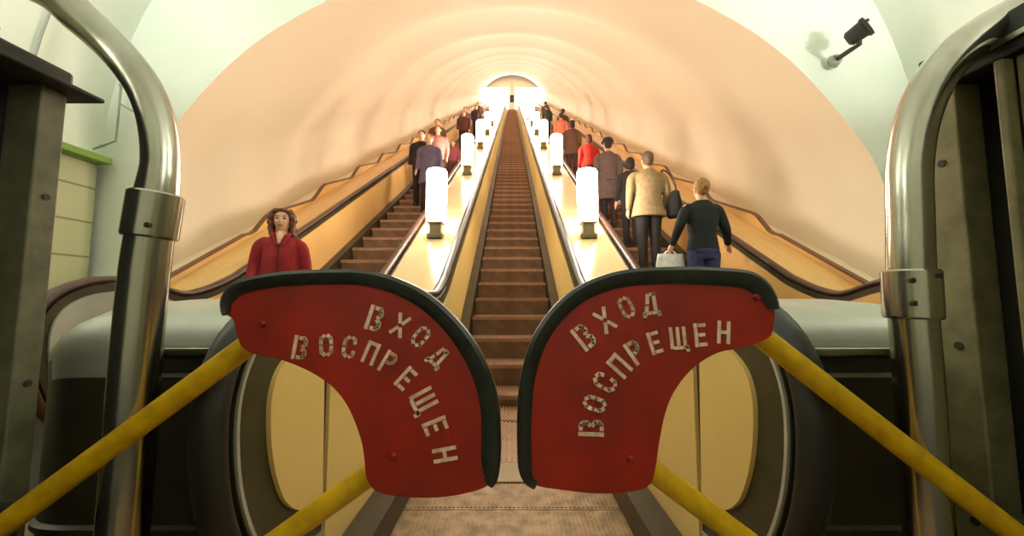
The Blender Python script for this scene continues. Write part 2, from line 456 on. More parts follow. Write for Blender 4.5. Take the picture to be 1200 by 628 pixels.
# ------------------------------------------------------------ top of the shaft
ZT = TAN * YTOP - CC
bm = bmesh.new(); box(bm, -4.2, 4.2, YTOP - .2, 48.2, ZT - .4, ZT)
structure(obj('floor', bm, M['floor']))
bm = bmesh.new(); box(bm, -4.4, 4.4, 48.2, 48.4, ZT - 4, ZT + 7)
structure(obj('wall_top', bm, M['vault']))
for s, sd in ((-1, 'left'), (1, 'right')):
    t = empty('light_panel', (s * 2.15, 48.1, ZT), 'big white lit panel at the top of the shaft, %s of the gap' % sd, 'light panel')
    bm = bmesh.new(); box(bm, -1.75, 1.75, -.03, .03, .25, 4.3); obj('lit_face', bm, M['panel'], t)
    bm = bmesh.new()
    for a, b, c_, d_ in ((-1.8, -1.75, .2, 4.35), (1.75, 1.8, .2, 4.35)): box(bm, a, b, -.06, .06, c_, d_)
    for k in (.2, 4.3): box(bm, -1.75, 1.75, -.06, .06, k, k + .05)
    obj('frame', bm, M['cond'], t)
t = empty('hanging_sign', (0, 47.4, ZT + 2.0), 'small dark sign hanging between the two lit panels', 'sign')
bm = bmesh.new(); box(bm, -.26, .26, -.06, .06, 0, .95, .03); obj('sign_board', bm, M['dark'], t)
bm = bmesh.new(); tube(bm, [(0, 0, .95), (0, 0, 2.6)], .03, 8); obj('hanger', bm, M['dark'], t)

# ------------------------------------------------------------ the red gates
def ribbon(bm, pts, w, y0, y1):
    for a, b in zip(pts, pts[1:]):
        a = Vector(a); b = Vector(b); t = (b - a).normalized(); n = Vector((-t.y, t.x)) * w / 2
        a2 = a - t * w * .25; b2 = b + t * w * .25
        prism_y(bm, [a2 - n, b2 - n, b2 + n, a2 + n], y0, y1)
G = {
 'В': [[(-.27, .5), (-.27, -.5)], [(-.08, .44), (.12, .44), (.22, .32), (.22, .16), (.10, .05)], [(.10, -.05), (.25, -.16), (.25, -.33), (.13, -.44), (-.08, -.44)]],
 'Х': [[(-.28, .5), (-.07, .12)], [(.28, .5), (.07, .12)], [(-.28, -.5), (-.07, -.12)], [(.28, -.5), (.07, -.12)]],
 'О': [[(-.08, .46), (-.24, .32), (-.27, 0), (-.24, -.32), (-.08, -.46)], [(.08, .46), (.24, .32), (.27, 0), (.24, -.32), (.08, -.46)]],
 'С': [[(-.08, .46), (-.24, .32), (-.27, 0), (-.24, -.32), (-.08, -.46)], [(.08, .46), (.22, .38), (.25, .2)], [(.08, -.46), (.22, -.38), (.25, -.2)]],
 'Д': [[(-.08, .46), (-.16, 0), (-.24, -.28)], [(.06, .46), (.2, .46), (.2, -.28)], [(-.34, -.5), (-.34, -.36), (-.06, -.36)], [(.06, -.36), (.34, -.36), (.34, -.5)]],
 'П': [[(-.24, .5), (-.24, -.5)], [(.24, .5), (.24, -.5)], [(-.10, .45), (.12, .45)]],
 'Р': [[(-.22, .5), (-.22, -.5)], [(-.06, .44), (.16, .42), (.25, .28), (.22, .10), (.08, .0), (-.04, -.02)]],
 'Е': [[(-.22, .5), (-.22, -.5)], [(-.05, .44), (.24, .44)], [(-.05, 0), (.18, 0)], [(-.05, -.44), (.24, -.44)]],
 'Щ': [[(-.34, .5), (-.34, -.44)], [(0, .5), (0, -.30)], [(.32, .5), (.32, -.44), (.44, -.44), (.44, -.6)], [(-.22, -.45), (.18, -.45)]],
 'Н': [[(-.24, .5), (-.24, -.5)], [(.24, .5), (.24, -.5)], [(-.10, 0), (.10, 0)]],
}
YS = .80
def gate(side, outline, edge_idx, words, bolts, bars, label):
    g = empty('barrier_gate', (0, YS, 0), label, 'barrier', 'red no-entry gates')
    W = lambda px, py: (lambda p: Vector((p.x, p.z)))(U(px, py, YS))
    out = [W(*p) for p in outline]
    sm = [Vector((v.x, v.y)) for v in catmull([(p.x, p.y, 0) for p in out], 6, closed=True)]
    bm = bmesh.new(); prism_y(bm, [tuple(p) for p in sm], -.006, .006)
    plate = obj('sign_plate', bm, M['red'], g)
    m = plate.modifiers.new('b', 'BEVEL'); m.width = .002; m.segments = 2; m.limit_method = 'ANGLE'
    # black edging: strip folded over the outer rim
    i0, i1 = edge_idx
    run = sm[i0 * 6:i1 * 6 + 1]
    cen = sum((p for p in sm), Vector((0, 0))) / len(sm)
    n = len(run); bm = bmesh.new(); rings = []
    # sign of inward normal
    area = sum(a.x * b.y - b.x * a.y for a, b in zip(sm, sm[1:] + sm[:1]))
    sg = 1 if area > 0 else -1
    for i in range(n):
        t = (run[min(i + 1, n - 1)] - run[max(i - 1, 0)]).normalized(); nn = Vector((-t.y, t.x)) * sg
        fr = i / (n - 1); w = .020 + .014 * (fr if side < 0 else 1 - fr) ** 1.2
        w *= min(1, .45 + min(i, n - 1 - i) / 14)
        prof2 = [(-.007, -.010), (-.007, .010), (0, .016), (w * .6, .014), (w, .008), (w, -.008), (w * .6, -.014), (0, -.016)]
        rings.append([bm.verts.new((run[i].x + nn.x * a, b, run[i].y + nn.y * a)) for a, b in prof2])
    k_ = len(rings[0])
    for i in range(n - 1):
        for k in range(k_): bm.faces.new((rings[i][k], rings[i][(k + 1) % k_], rings[i + 1][(k + 1) % k_], rings[i + 1][k]))
    bm.faces.new(rings[0]); bm.faces.new(rings[-1][::-1])
    obj('edging_strip', bm, M['edge'], g, angle=35)
    for word, letters in words:
        for ch, px, py, rot, hgt in letters:
            bm = bmesh.new()
            c = W(px, py); a = -math.radians(rot); hh = hgt * YS / F; ww = hh * .95
            R = Matrix.Rotation(a, 2)
            for st in G[ch]:
                pts = [c + R @ Vector((x * ww, z * hh)) for x, z in st]
                ribbon(bm, pts, hh * .16, -.0078, -.0058)
            obj('stencil_letter', bm, M['paint'], plate)
    for px, py in bolts:
        c = W(px, py); bm = bmesh.new()
        tube(bm, [(c.x, -.006, c.y), (c.x, -.010, c.y), (c.x, -.013, c.y)], [.008, .007, .004], 12); obj('bolt', bm, M['red'], plate, angle=40)
    for nm, (a, b, ry) in zip(('upper_bar', 'lower_bar'), bars):
        bm = bmesh.new(); A_ = W(*a); B_ = W(*b)
        d = (B_ - A_)
        P = [Vector((A_.x + d.x * t, .03 if True else 0, A_.y + d.y * t)) for t in [k / 12 for k in range(13)]]
        tube(bm, P, .0235, 20); bar = obj(nm, bm, M['yellow'], g, angle=40)
        bm = bmesh.new(); e = P[-1]; x0, x1 = sorted((e.x, math.copysign(1.145, e.x)))
        box(bm, x0 - .002, x1, -.02, .08, e.z - .045, e.z + .045, .004); obj('mounting_bracket', bm, M['dark'], bar)
        # clamp that holds the plate to the bar
        bm = bmesh.new(); q = P[0]; box(bm, q.x - .014, q.x + .014, .004, .05, q.z - .02, q.z + .02, .004); obj('clamp', bm, M['dark'], bar)
    return g
OL = [(276, 376), (268, 368), (266, 352), (276, 337), (300, 328), (340, 322), (390, 320), (430, 321), (466, 330), (500, 347), (530, 373), (553, 402), (570, 434), (580, 468), (583, 505), (582, 545), (574, 566), (545, 577), (505, 582), (465, 580), (442, 574), (431, 560), (428, 538), (424, 514), (412, 482), (397, 459), (378, 443), (354, 430), (327, 420), (302, 415), (284, 404)]
wl = [('ВХОД', [('В', 441, 373, 17, 27), ('Х', 470, 381, 28, 24), ('О', 494, 394, 40, 24), ('Д', 514, 418, 42, 24)]),
      ('ВОСПРЕЩЕН', [('В', 354, 407, 8, 25), ('О', 384, 404, -3, 24), ('С', 411, 406, 10, 24), ('П', 436, 413, 22, 24), ('Р', 456, 424, 30, 24), ('Е', 477, 443, 42, 25), ('Щ', 497, 468, 62, 27), ('Е', 511, 498, 68, 26), ('Н', 522, 531, 80, 25)])]
gate(-1, OL, (1, 16), wl, [(310, 379), (462, 533)], [((304, 388), (-38, 640), 0), ((452, 546), (-38, 896), 0)],
     'left red no-entry gate with black edging and white stencilled words on yellow bars')
OR = [(898, 396), (904, 385), (906, 362), (900, 342), (886, 327), (866, 320), (820, 317), (780, 317), (735, 320), (700, 329), (670, 345), (646, 368), (628, 396), (617, 428), (611, 465), (610, 520), (613, 552), (627, 567), (660, 573), (700, 577), (738, 575), (760, 567), (767, 548), (772, 515), (779, 482), (791, 455), (812, 430), (840, 413), (870, 407)]
wr = [('ВХОД', [('В', 684, 394, -38, 28), ('Х', 708, 375, -34, 26), ('О', 733, 360, -26, 24), ('Д', 761, 357, -8, 26)]),
      ('ВОСПРЕЩЕН', [('В', 692, 500, -88, 27), ('О', 696, 472, -72, 25), ('С', 708, 447, -62, 26), ('П', 725, 428, -48, 26), ('Р', 743, 412, -34, 26), ('Е', 766, 401, -16, 24), ('Щ', 793, 396, -4, 24), ('Е', 819, 392, -4, 25), ('Н', 846, 389, 4, 24)])]
gate(1, OR, (2, 17), wr, [(884, 348), (738, 536)], [((880, 378), (1236, 655), 0), ((752, 545), (1236, 908), 0)],
     'right red no-entry gate with black edging and white stencilled words on yellow bars')

# ------------------------------------------------------------ chrome hoops
def hoop(s, pts, rads, collar, cr, label, screws):
    h = empty('chrome_hoop', (pts[0][0], pts[0][1], 0), label, 'hoop rail', 'chrome pipe hoops')
    off = Vector((pts[0][0], pts[0][1], 0))
    P = catmull([Vector(p) - off for p in pts], 8)
    n = len(P); rr = []
    for i in range(n):
        k = i / 8; a = int(k); f = k - a
        rr.append(rads[a] * (1 - f) + rads[min(a + 1, len(rads) - 1)] * f)
    # lower post and upper bent pipe meet in the collar
    ci = min(range(n), key=lambda i: abs(P[i].z - (collar[0] + collar[1]) / 2) + (10 if P[i].x * s > 3 or i > n * .5 else 0))
    bm = bmesh.new(); tube(bm, P[:ci + 1], rr[:ci + 1], 28); obj('lower_post', bm, M['chrome'], h, angle=40)
    bm = bmesh.new(); tube(bm, P[ci:], [r for r in rr[ci:]], 28); obj('bent_pipe', bm, M['chrome'], h, angle=40)
    p0 = P[ci] ; t = (P[ci + 1] - P[ci - 1]).normalized()
    hl = (collar[1] - collar[0]) / 2
    bm = bmesh.new(); tube(bm, [p0 - t * hl, p0 - t * (hl - .004), p0 + t * (hl - .004), p0 + t * hl], [cr - .003, cr, cr, cr - .003], 28); co = obj('collar', bm, M['chrome'], h, angle=30)
    for (dx, dz) in screws:
        bm = bmesh.new(); c = p0 + Vector((dx, -math.sqrt(max(cr * cr - dx * dx, 0)), dz))
        tube(bm, [c + Vector((0, .004, 0)), c + Vector((0, -.004, 0))], .006, 10); obj('screw', bm, M['dark'], co)
    bm = bmesh.new(); tube(bm, [(0, 0, -.012), (0, 0, .0), (0, 0, .012)], [.09, .09, .07], 24); obj('floor_flange', bm, M['chrome'], h, angle=30)
    return h
def px3(px, py, Y): p = U(px, py, Y); return (p.x, p.y, p.z)
yp = .875
lowL = px3(146, 600, yp)
hoop(-1, [(lowL[0] - .015, yp, 0), lowL, px3(159, 430, yp), px3(171, 310, yp), px3(182, 238, yp), px3(188, 195, yp), px3(186, 156, yp), px3(176, 118, yp), px3(158, 86, yp), px3(132, 55, yp), px3(96, 22, yp - .01), px3(40, -20, yp - .03), (-1.42, .82, 1.83), (-1.75, .8, 1.80), (-1.95, .78, 1.55), (-1.98, .78, 0)],
     [.045, .045, .045, .045, .042, .036, .036, .036, .037, .038, .04, .042, .042, .042, .042, .042], (1.135, 1.24), .052, 'bent chrome pipe hoop beside the left black cabinet', [(.03, -.03)])
lowR = px3(1086, 600, yp)
hoop(1, [(lowR[0] + .012, yp, 0), lowR, px3(1077, 460, yp), px3(1068, 345, yp), px3(1066, 260, yp), px3(1065, 200, yp), px3(1072, 150, yp), px3(1088, 106, yp), px3(1112, 72, yp), px3(1146, 43, yp), px3(1192, 16, yp - .01), px3(1250, -12, yp - .03), (1.5, .82, 1.80), (1.85, .8, 1.78), (2.08, .78, 1.5), (2.1, .78, 0)],
     [.042, .042, .042, .042, .041, .041, .041, .041, .042, .042, .042, .042, .042, .042, .042, .042], (.955, 1.065), .051, 'bent chrome pipe hoop with bolted collar beside the right open cabinet', [(-.035, .03), (-.035, -.02), (.01, .04)])

# ------------------------------------------------------------ booths
b = empty('cabinet', (-1.5, .4, 0), 'tall black metal cabinet with grey-green corner post and flat dark lid', 'cabinet')
def lbox(name, m, x0, x1, y0, y1, z0, z1, par, bev=.004):
    bm = bmesh.new(); box(bm, x0, x1, y0, y1, z0, z1, bev); return obj(name, bm, m, par)
lbox('body', M['black'], -.32, .27, -.7, .52, 0, 1.52, b)
lbox('corner_post', M['booth'], .26, .35, .50, .555, 0, 1.525, b)
lbox('corner_post', M['booth'], .26, .335, -.75, -.66, 0, 1.525, b)
lbox('door', M['black'],   .27, .285, -.6, .46, .1, 1.45, b)
lbox('lid', M['dark'], -.36, .40, -.8, .60, 1.525, 1.537, b)
lbox('lid_top', M['dark'], -.34, .36, -.78, .56, 1.537, 1.585, b, .01)
bm = bmesh.new(); tube(bm, [(.27, .44, 1.585), (.27, .44, 1.60), (.27, .44, 1.615), (.27, .44, 1.64), (.27, .44, 1.655)], [.012, .012, .026, .028, .014], 14)
obj('lid_knob', bm, M['dark'], b, angle=60)
for z in (.35, .8, 1.25):
    bm = bmesh.new(); tube(bm, [(.349, .53, z), (.353, .53, z)], .008, 10); obj('screw', bm, M['dark'], b)
b = empty('cabinet', (1.5, .4, 0), 'open dark cabinet with olive posts and metal-edged roof', 'cabinet')
lbox('corner_post', M['boothr'], -.35, -.28, .56, .65, 0, 1.56, b)
lbox('middle_post', M['boothr'], -.36, -.33, .452, .47, 0, 1.56, b)
lbox('back_panel', M['black'], -.28, .5, .60, .64, 0, 1.56, b)
lbox('side_panel', M['boothr'], -.335, -.31, -.6, .448, 0, 1.56, b)
lbox('inner_panel', M['black'], -.15, -.12, -.6, .55, 0, 1.56, b)
lbox('roof', M['black'], -.36, .5, -.62, .63, 1.56, 1.66, b)
lbox('roof_edge', M['chrome'], -.372, -.36, -.6, .55, 1.585, 1.60, b, .002)
for z in (.45, .88, 1.36):
    bm = bmesh.new(); tube(bm, [(-.349, .60, z), (-.354, .60, z)], .010, 10); obj('bolt', bm, M['dark'], b)

# ------------------------------------------------------------ wall fittings
w = U(980, 70, 3.9)
t = empty('wall_spotlight', (w.x, 3.94, w.z), 'small black spotlight on a bent arm, upper right on the white end wall', 'spotlight')
e = U(1006, 38, 3.6) - Vector((w.x, 3.94, w.z)); k = U(1007, 52, 3.62) - Vector((w.x, 3.94, w.z))
bm = bmesh.new(); tube(bm, [(0, -.06, 0), (0, .0, 0)], [.05, .07], 16); obj('wall_plate', bm, M['cond'], t)
bm = bmesh.new(); tube(bm, [(0, -.05, 0), (k.x * .5, k.y * .6 - .02, k.z * .5), tuple(k), tuple(e)], .024, 10); obj('arm', bm, M['dark'], t, angle=50)
bm = bmesh.new(); dd = Vector((.5, -.6, .35)).normalized()
tube(bm, [e - dd * .10, e - dd * .08, e + dd * .04, e + dd * .05, e + dd * .08], [.05, .075, .085, .10, .10], 14); obj('lamp_head', bm, M['dark'], t, angle=40)
bm = bmesh.new(); tube(bm, [e + Vector((.02, 0, .06)), e + Vector((.10, 0, .13))], .018, 8); obj('bracket', bm, M['dark'], t)

def cond(pts, r, label, br=None):
    p0 = Vector(pts[0]); t = empty('conduit', tuple(p0), label, 'pipe')
    bm = bmesh.new(); tube(bm, [Vector(p) - p0 for p in pts], r, 8); obj('pipe', bm, M['cond'], t, angle=40)
    for q in pts[1:-1:2]:
        bm = bmesh.new(); q = Vector(q) - p0; box(bm, q.x - r * 1.8, q.x + r * 1.8, q.y - r * 1.2, q.y + r * 1.2, q.z - r, q.z + r, .002); obj('clip', bm, M['cond'], t)
    if br:
        bm = bmesh.new(); tube(bm, [Vector(p) - p0 for p in br], r * .8, 8); obj('branch_pipe', bm, M['cond'], t)
    return t
cond([px3(143, 60, 3.92), px3(142, 100, 3.92), px3(136, 165, 3.92), px3(120, 171, 3.92), px3(100, 178, 3.92)],     .010, 'thin bent grey conduit on the white wall above the green ledge', [px3(140, 121, 3.92), px3(160, 133, 3.92)])
arc = []
for k in range(8):
    a = math.radians(176 - 4 * k) ; arc.append((4.37 * math.cos(a), 3.3, 2.45 + 4.37 * math.sin(a)))
cond(arc, .012, 'thin pale conduit climbing the hall vault above the black cabinet')

# ------------------------------------------------------------ people
def ell(bm, c, r, seg=20, rot=None):
    g = bmesh.ops.create_uvsphere(bm, u_segments=seg, v_segments=max(8, seg // 2 + 2), radius=1)
    for v in g['verts']:
        co = Vector((v.co.x * r[0], v.co.y * r[1], v.co.z * r[2]))
        if rot: co.rotate(rot)
        v.co = co + Vector(c)
def limb(bm, pts, rads, seg=14, sq=1.0):
    """tapered limb with rounded ends and joints"""
    pts = [Vector(p) for p in pts]
    fine = catmull(pts, 5); n = len(fine); rr = []
    for i in range(n):
        k = i / 5; a = min(int(k), len(rads) - 1); f = k - a
        rr.append(rads[a] * (1 - f) + rads[min(a + 1, len(rads) - 1)] * f)
    tube(bm, fine, rr, seg)
    ell(bm, fine[0], (rads[0] * .98,) * 3, 12); ell(bm, fine[-1], (rads[-1] * .98,) * 3, 12)
def loft(bm, secs, seg=24):
    rings = []
    for (z, rx, ry, cx, cy) in secs:
        rings.append([bm.verts.new((cx + rx * math.cos(a), cy + ry * math.sin(a), z)) for a in [2 * PI * k / seg for k in range(seg)]])
    for a, b in zip(rings, rings[1:]):
        for k in range(seg): bm.faces.new((a[k], a[(k + 1) % seg], b[(k + 1) % seg], b[k]))
    bm.faces.new(rings[0][::-1]); bm.faces.new(rings[-1])
def remesh(bm, name, m, parent, vox, smooth=3):
    bmesh.ops.recalc_face_normals(bm, faces=bm.faces)
    me = bpy.data.meshes.new('tmp'); bm.to_mesh(me); bm.free()
    t = bpy.data.objects.new('tmp', me); C.objects.link(t)
    r = t.modifiers.new('r', 'REMESH'); r.mode = 'VOXEL'; r.voxel_size = vox
    s = t.modifiers.new('s', 'SMOOTH'); s.factor = .5; s.iterations = smooth
    dg = bpy.context.evaluated_depsgraph_get(); dg.update()
    me2 = bpy.data.meshes.new_from_object(t.evaluated_get(dg))
    bpy.data.objects.remove(t); bpy.data.meshes.remove(me)
    me2.name = name; me2.materials.clear()
    return new_obj(name, me2, m, parent)
def cloth(name, col, rough=.85):
    return mat(name, col, rough, noise=.5, scale=18, col2=tuple(v * .7 for v in col), bump=.35, bscale=22)
def hand(bm, w, d, side, curl=.5, sc=1.0):
    """palm and five fingers from wrist w pointing along d; side = +1/-1 gives the thumb side"""
    w = Vector(w); d = Vector(d).normalized()
    up = Vector((0, 1, 0)); th = (up - d * up.dot(d)).normalized(); nrm = d.cross(th) * side   # palm normal, towards the thigh
    palm = w + d * .05 * sc
    limb(bm, [w, w + d * .03 * sc, w + d * .085 * sc], [.022 * sc, .028 * sc, .03 * sc], 10)
    for k, (o_, L) in enumerate(((.030, .072), (.010, .080), (-.010, .074), (-.029, .058))):
        b0 = w + d * .085 * sc + th * o_ * sc
        p1 = b0 + d * L * .42 * sc; q = (d * (1 - curl) - nrm * curl * -1).normalized()
        p2 = p1 + q * L * .33 * sc; q2 = (d * (.6 - curl) + nrm * (curl + .2)).normalized(); p3 = p2 + q2 * L * .25 * sc
        limb(bm, [b0 - d * .02 * sc, p1, p2, p3], [.0098 * sc, .009 * sc, .0085 * sc, .007 * sc], 8)
    b0 = w + d * .03 * sc + th * .026 * sc
    limb(bm, [b0, b0 + (d * .5 + th * .7).normalized() * .035 * sc, b0 + (d * .8 + th * .55).normalized() * .064 * sc], [.0125 * sc, .0105 * sc, .0085 * sc], 8)

def person(loc, rz, H, label, top, bot, hairc, hairstyle='short', arms=None, vox=.012, coat=None, hat=None, shoulder=1.0, skin=None, hands=False, collar=False, lean=0, stance=(0, 0), group=None, stout=1.0, scarf=None):
    t = empty('person', loc, label, 'person', group, rz)
    t.scale = (H / 1.71,) * 3
    sk = skin or M['skin']; w = shoulder; b_ = stout
    arms = arms or (((-.225, -.03, 1.14), (-.235, .08, .92)), ((.225, -.03, 1.14), (.235, .08, .92)))
    bm = bmesh.new()
    loft(bm, [(.80, .10 * b_, .08, 0, 0), (.90, .158 * b_, .108, 0, 0), (1.06, .128 * b_, .09, 0, 0), (1.25, .150 * w, .105, 0, .0), (1.38, .165 * w, .09, 0, 0), (1.44, .11 * w, .065, 0, 0), (1.475, .055, .055, 0, 0)])
    limb(bm, [(0, -.01, 1.42), (0, 0, 1.50), (0, .01, 1.56)], [.058, .052, .054])
    # head: skull, jaw, nose, ears
    ell(bm, (0, -.008, 1.615), (.074, .092, .098), 24); ell(bm, (0, .028, 1.562), (.055, .060, .066), 20)
    ell(bm, (0, .060, 1.535), (.026, .022, .022), 12)
    limb(bm, [(0, .080, 1.615), (0, .096, 1.590), (0, .104, 1.578)], [.008, .010, .013], 8)
    ell(bm, (-.026, .066, 1.578), (.022, .020, .020), 10); ell(bm, (.026, .066, 1.578), (.022, .020, .020), 10)
    for q in (-1, 1): ell(bm, (q * .076, -.005, 1.59), (.011, .02, .032), 10)
    for q, (el, wr) in zip((-1, 1), arms):
        sh = (q * .172 * w, 0, 1.39)
        limb(bm, [sh, el, wr], [.045, .038, .024])
        if hands:
            d = Vector(wr) - Vector(el); hand(bm, wr, d, -q if True else q)
        else:
            d = (Vector(wr) - Vector(el)).normalized(); limb(bm, [wr, Vector(wr) + d * .07, Vector(wr) + d * .15], [.022, .032, .018], 8)
    for q, st in zip((-1, 1), stance):
        limb(bm, [(q * .085, 0, .86), (q * .09, st * .5 + .01, .48 + abs(st) * .05), (q * .09, st * .8, .09 + max(0, st) * .4)], [.085, .055, .038])
        limb(bm, [(q * .09, st * .8 - .03, .05 + max(0, st) * .4), (q * .095, st * .8 + .13, .035 + max(0, st) * .4)], [.038, .03])
    remesh(bm, 'body', sk, t, vox * .8, 2)
    # face
    if hands:
        for q in (-1, 1):
            bm = bmesh.new(); ell(bm, (q * .030, .0775, 1.612), (.0135, .008, .0065), 12); obj('eye', bm, M['dark'], t, smooth=True)
            bm = bmesh.new(); limb(bm, [(q * .016, .083, 1.632), (q * .032, .083, 1.637), (q * .047, .072, 1.631)], [.0035, .004, .0025], 6); obj('eyebrow', bm, hairm(hairc), t, smooth=True)
        bm = bmesh.new(); limb(bm, [(-.022, .079, 1.548), (0, .088, 1.546), (.022, .079, 1.548)], [.003, .0062, .003], 8); obj('mouth', bm, LIP, t, smooth=True)
    # upper garment
    tm = cloth('cloth_top', top); hem = coat or .86
    bm = bmesh.new()
    g = 1.13
    secs = [(hem, .185 * b_ + (.03 if coat else 0), .135 + (.03 if coat else 0), 0, -.0), (.92, .185 * b_, .133, 0, 0), (1.08, .158 * b_, .118, 0, 0), (1.25, .175 * w, .128, 0, 0), (1.38, .182 * w, .108, 0, -.004), (1.43, .135 * w, .082, 0, -.006), (1.47, .075, .066, 0, -.012)]
    if coat and hem < .7: secs[0] = (hem, .215 * b_, .17, 0, 0)
    loft(bm, secs)
    for q, (el, wr) in zip((-1, 1), arms):
        e = Vector(el); ww = e + (Vector(wr) - e) * .93
        limb(bm, [(q * .15 * w, 0, 1.385), (q * .195 * w, 0, 1.33), el, ww], [.058, .064, .054, .038])
    remesh(bm, 'coat' if coat else 'jacket', tm, t, vox, 3)
    if collar:
        bm = bmesh.new()
        for q in (-1, 1): limb(bm, [(q * .02, -.07, 1.50), (q * .075, -.02, 1.495), (q * .062, .065, 1.45), (q * .018, .118, 1.36)], [.02, .022, .020, .012], 8)
        remesh(bm, 'collar', tm, t, .008, 1)
        bm = bmesh.new(); limb(bm, [(0, .062, 1.46), (0, .098, 1.42), (0, .118, 1.375)], [.036, .026, .010], 10); obj('neckline', bm, sk, t, smooth=True)
        bm = bmesh.new(); tube(bm, [(0, .124, 1.36), (0, .134, 1.25), (0, .128, 1.08), (0, .14, .92)], .005, 8); obj('front_fastening', bm, cloth('placket', tuple(v * .5 for v in top)), t)
    # trousers
    bm = bmesh.new()
    loft(bm, [(.80, .165 * b_, .115, 0, -.01), (.90, .178 * b_, .128, 0, -.01), (1.0, .15 * b_, .11, 0, 0)])
    for q, st in zip((-1, 1), stance):
        limb(bm, [(q * .085, -.005, .86), (q * .09, st * .5 + .01, .48 + abs(st) * .05), (q * .09, st * .8, .12 + max(0, st) * .4)], [.10, .07, .058])
    remesh(bm, 'trousers', cloth('cloth_bottom', bot), t, vox, 3)
    for q, st in zip((-1, 1), stance):
        bm = bmesh.new(); z0 = max(0, st) * .4
        limb(bm, [(q * .09, st * .8 - .035, .055 + z0), (q * .095, st * .8 + .05, .045 + z0), (q * .1, st * .8 + .16, .036 + z0)], [.046, .044, .034])
        o = remesh(bm, 'shoe', SHOE, t, max(vox, .012), 1)
    # hair
    bm = bmesh.new(); hm = hairm(hairc)
    ell(bm, (0, -.024, 1.635), (.086, .096, .092), 24)
    if hairstyle == 'curly':
        rnd = random.Random(3)
        for k in range(70):
            a = rnd.uniform(math.radians(155), math.radians(385)); zz = rnd.uniform(1.46, 1.70)
            rad = .092 + rnd.uniform(-.006, .012) - max(0, zz - 1.64) * .5
            y_ = rad * math.sin(a) * 1.05 - .015
            if y_ > .035 and zz < 1.67: continue
            ell(bm, (rad * math.cos(a), y_, zz), (.026, .026, .03), 8)
        for q in (-1, 1):
            for z_ in (1.66, 1.63, 1.60, 1.565, 1.53, 1.50): ell(bm, (q * (.088 if z_ > 1.55 else .085), .022 + .012 * math.sin(z_ * 90), z_), (.024, .028, .028), 8)
        for a in range(-3, 4): ell(bm, (a * .02, .058 - abs(a) * .006, 1.695 - abs(a) * .004), (.022, .022, .018), 8)
    elif hairstyle == 'bun':
        ell(bm, (0, -.045, 1.59), (.07, .062, .07), 16); ell(bm, (0, -.105, 1.61), (.04, .035, .04), 14)
    elif hairstyle == 'bob':
        ell(bm, (0, -.035, 1.57), (.088, .082, .10), 20)
    elif hairstyle == 'long':
        limb(bm, [(0, -.05, 1.62), (0, -.07, 1.50), (0, -.095, 1.36)], [.085, .08, .05])
    else:
        ell(bm, (0, -.04, 1.585), (.074, .070, .07), 16)
    remesh(bm, 'hair', hm, t, max(.007, vox * .7), 1)
    if hat:
        bm = bmesh.new(); ell(bm, (0, -.012, 1.685), (.098, .108, .062), 20); ell(bm, (0, -.0, 1.66), (.125, .14, .014), 20)
        remesh(bm, 'hat', cloth('hat', hat), t, max(.009, vox * .8), 1)
    if scarf:
        bm = bmesh.new(); tube(bm, [(.075 * math.cos(a), .07 * math.sin(a) - .005, 1.475 + .01 * math.sin(a)) for a in [2 * PI * k / 16 for k in range(17)]], .028, 10); obj('scarf', bm, cloth('scarf', scarf), t, smooth=True)
    return t
_h = {}
def hairm(c):
    if c not in _h: _h[c] = mat('hair', c, .55, noise=.8, scale=35, col2=tuple(v * .5 for v in c), bump=.5, bscale=60)
    return _h[c]
LIP = mat('lip', (160, 72, 66), .5); SHOE = mat('shoe_leather', (34, 26, 22), .5)
def tread(c, y):
    """height of the tread a person stands on and the middle of it"""
    k = round((y - .2 - 1.95) / .4); yy = 1.95 + .4 * k
    return yy + .2, incline(c, yy + .2)
def bag(nm, loc, size, col, label, handle=.12, rz=0, soft=True):
    t = empty(nm, loc, label, 'bag', rz=rz)
    sx, sy, sz = size; bm = bmesh.new()
    secs = []
    for k in range(9):
        f = k / 8; bul = 1 + .12 * math.sin(PI * f)
        secs.append((-sz + sz * f, sx / 2 * bul * (1 - .08 * f), sy / 2 * (1.15 - .75 * f), 0, 0))
    rings = []
    for (z, rx, ry, cx, cy) in secs:
        ring = []
        for j in range(28):
            a = 2 * PI * j / 28; ca, sa = math.cos(a), math.sin(a)
            ring.append(bm.verts.new((rx * math.copysign(abs(ca) ** .45, ca), ry * math.copysign(abs(sa) ** .6, sa) + .006 * math.sin(j * 2.3 + z * 30), z)))
        rings.append(ring)
    for a, b in zip(rings, rings[1:]):
        for k in range(28): bm.faces.new((a[k], a[(k + 1) % 28], b[(k + 1) % 28], b[k]))
    bm.faces.new(rings[0][::-1]); bm.faces.new(rings[-1])
    cm = cloth('bag_cloth', col, .6)
    obj('bag_body', bm, cm, t, smooth=True)
    for q in (-1, 1):
        bm = bmesh.new(); tube(bm, catmull([(-sx * .22, q * sy * .15, -.01), (-sx * .15, q * .01, handle * .7), (0, 0, handle), (sx * .15, q * .01, handle * .7), (sx * .22, q * sy * .15, -.01)], 5), .006, 8)
        obj('handle', bm, cm, t, smooth=True)
    return t

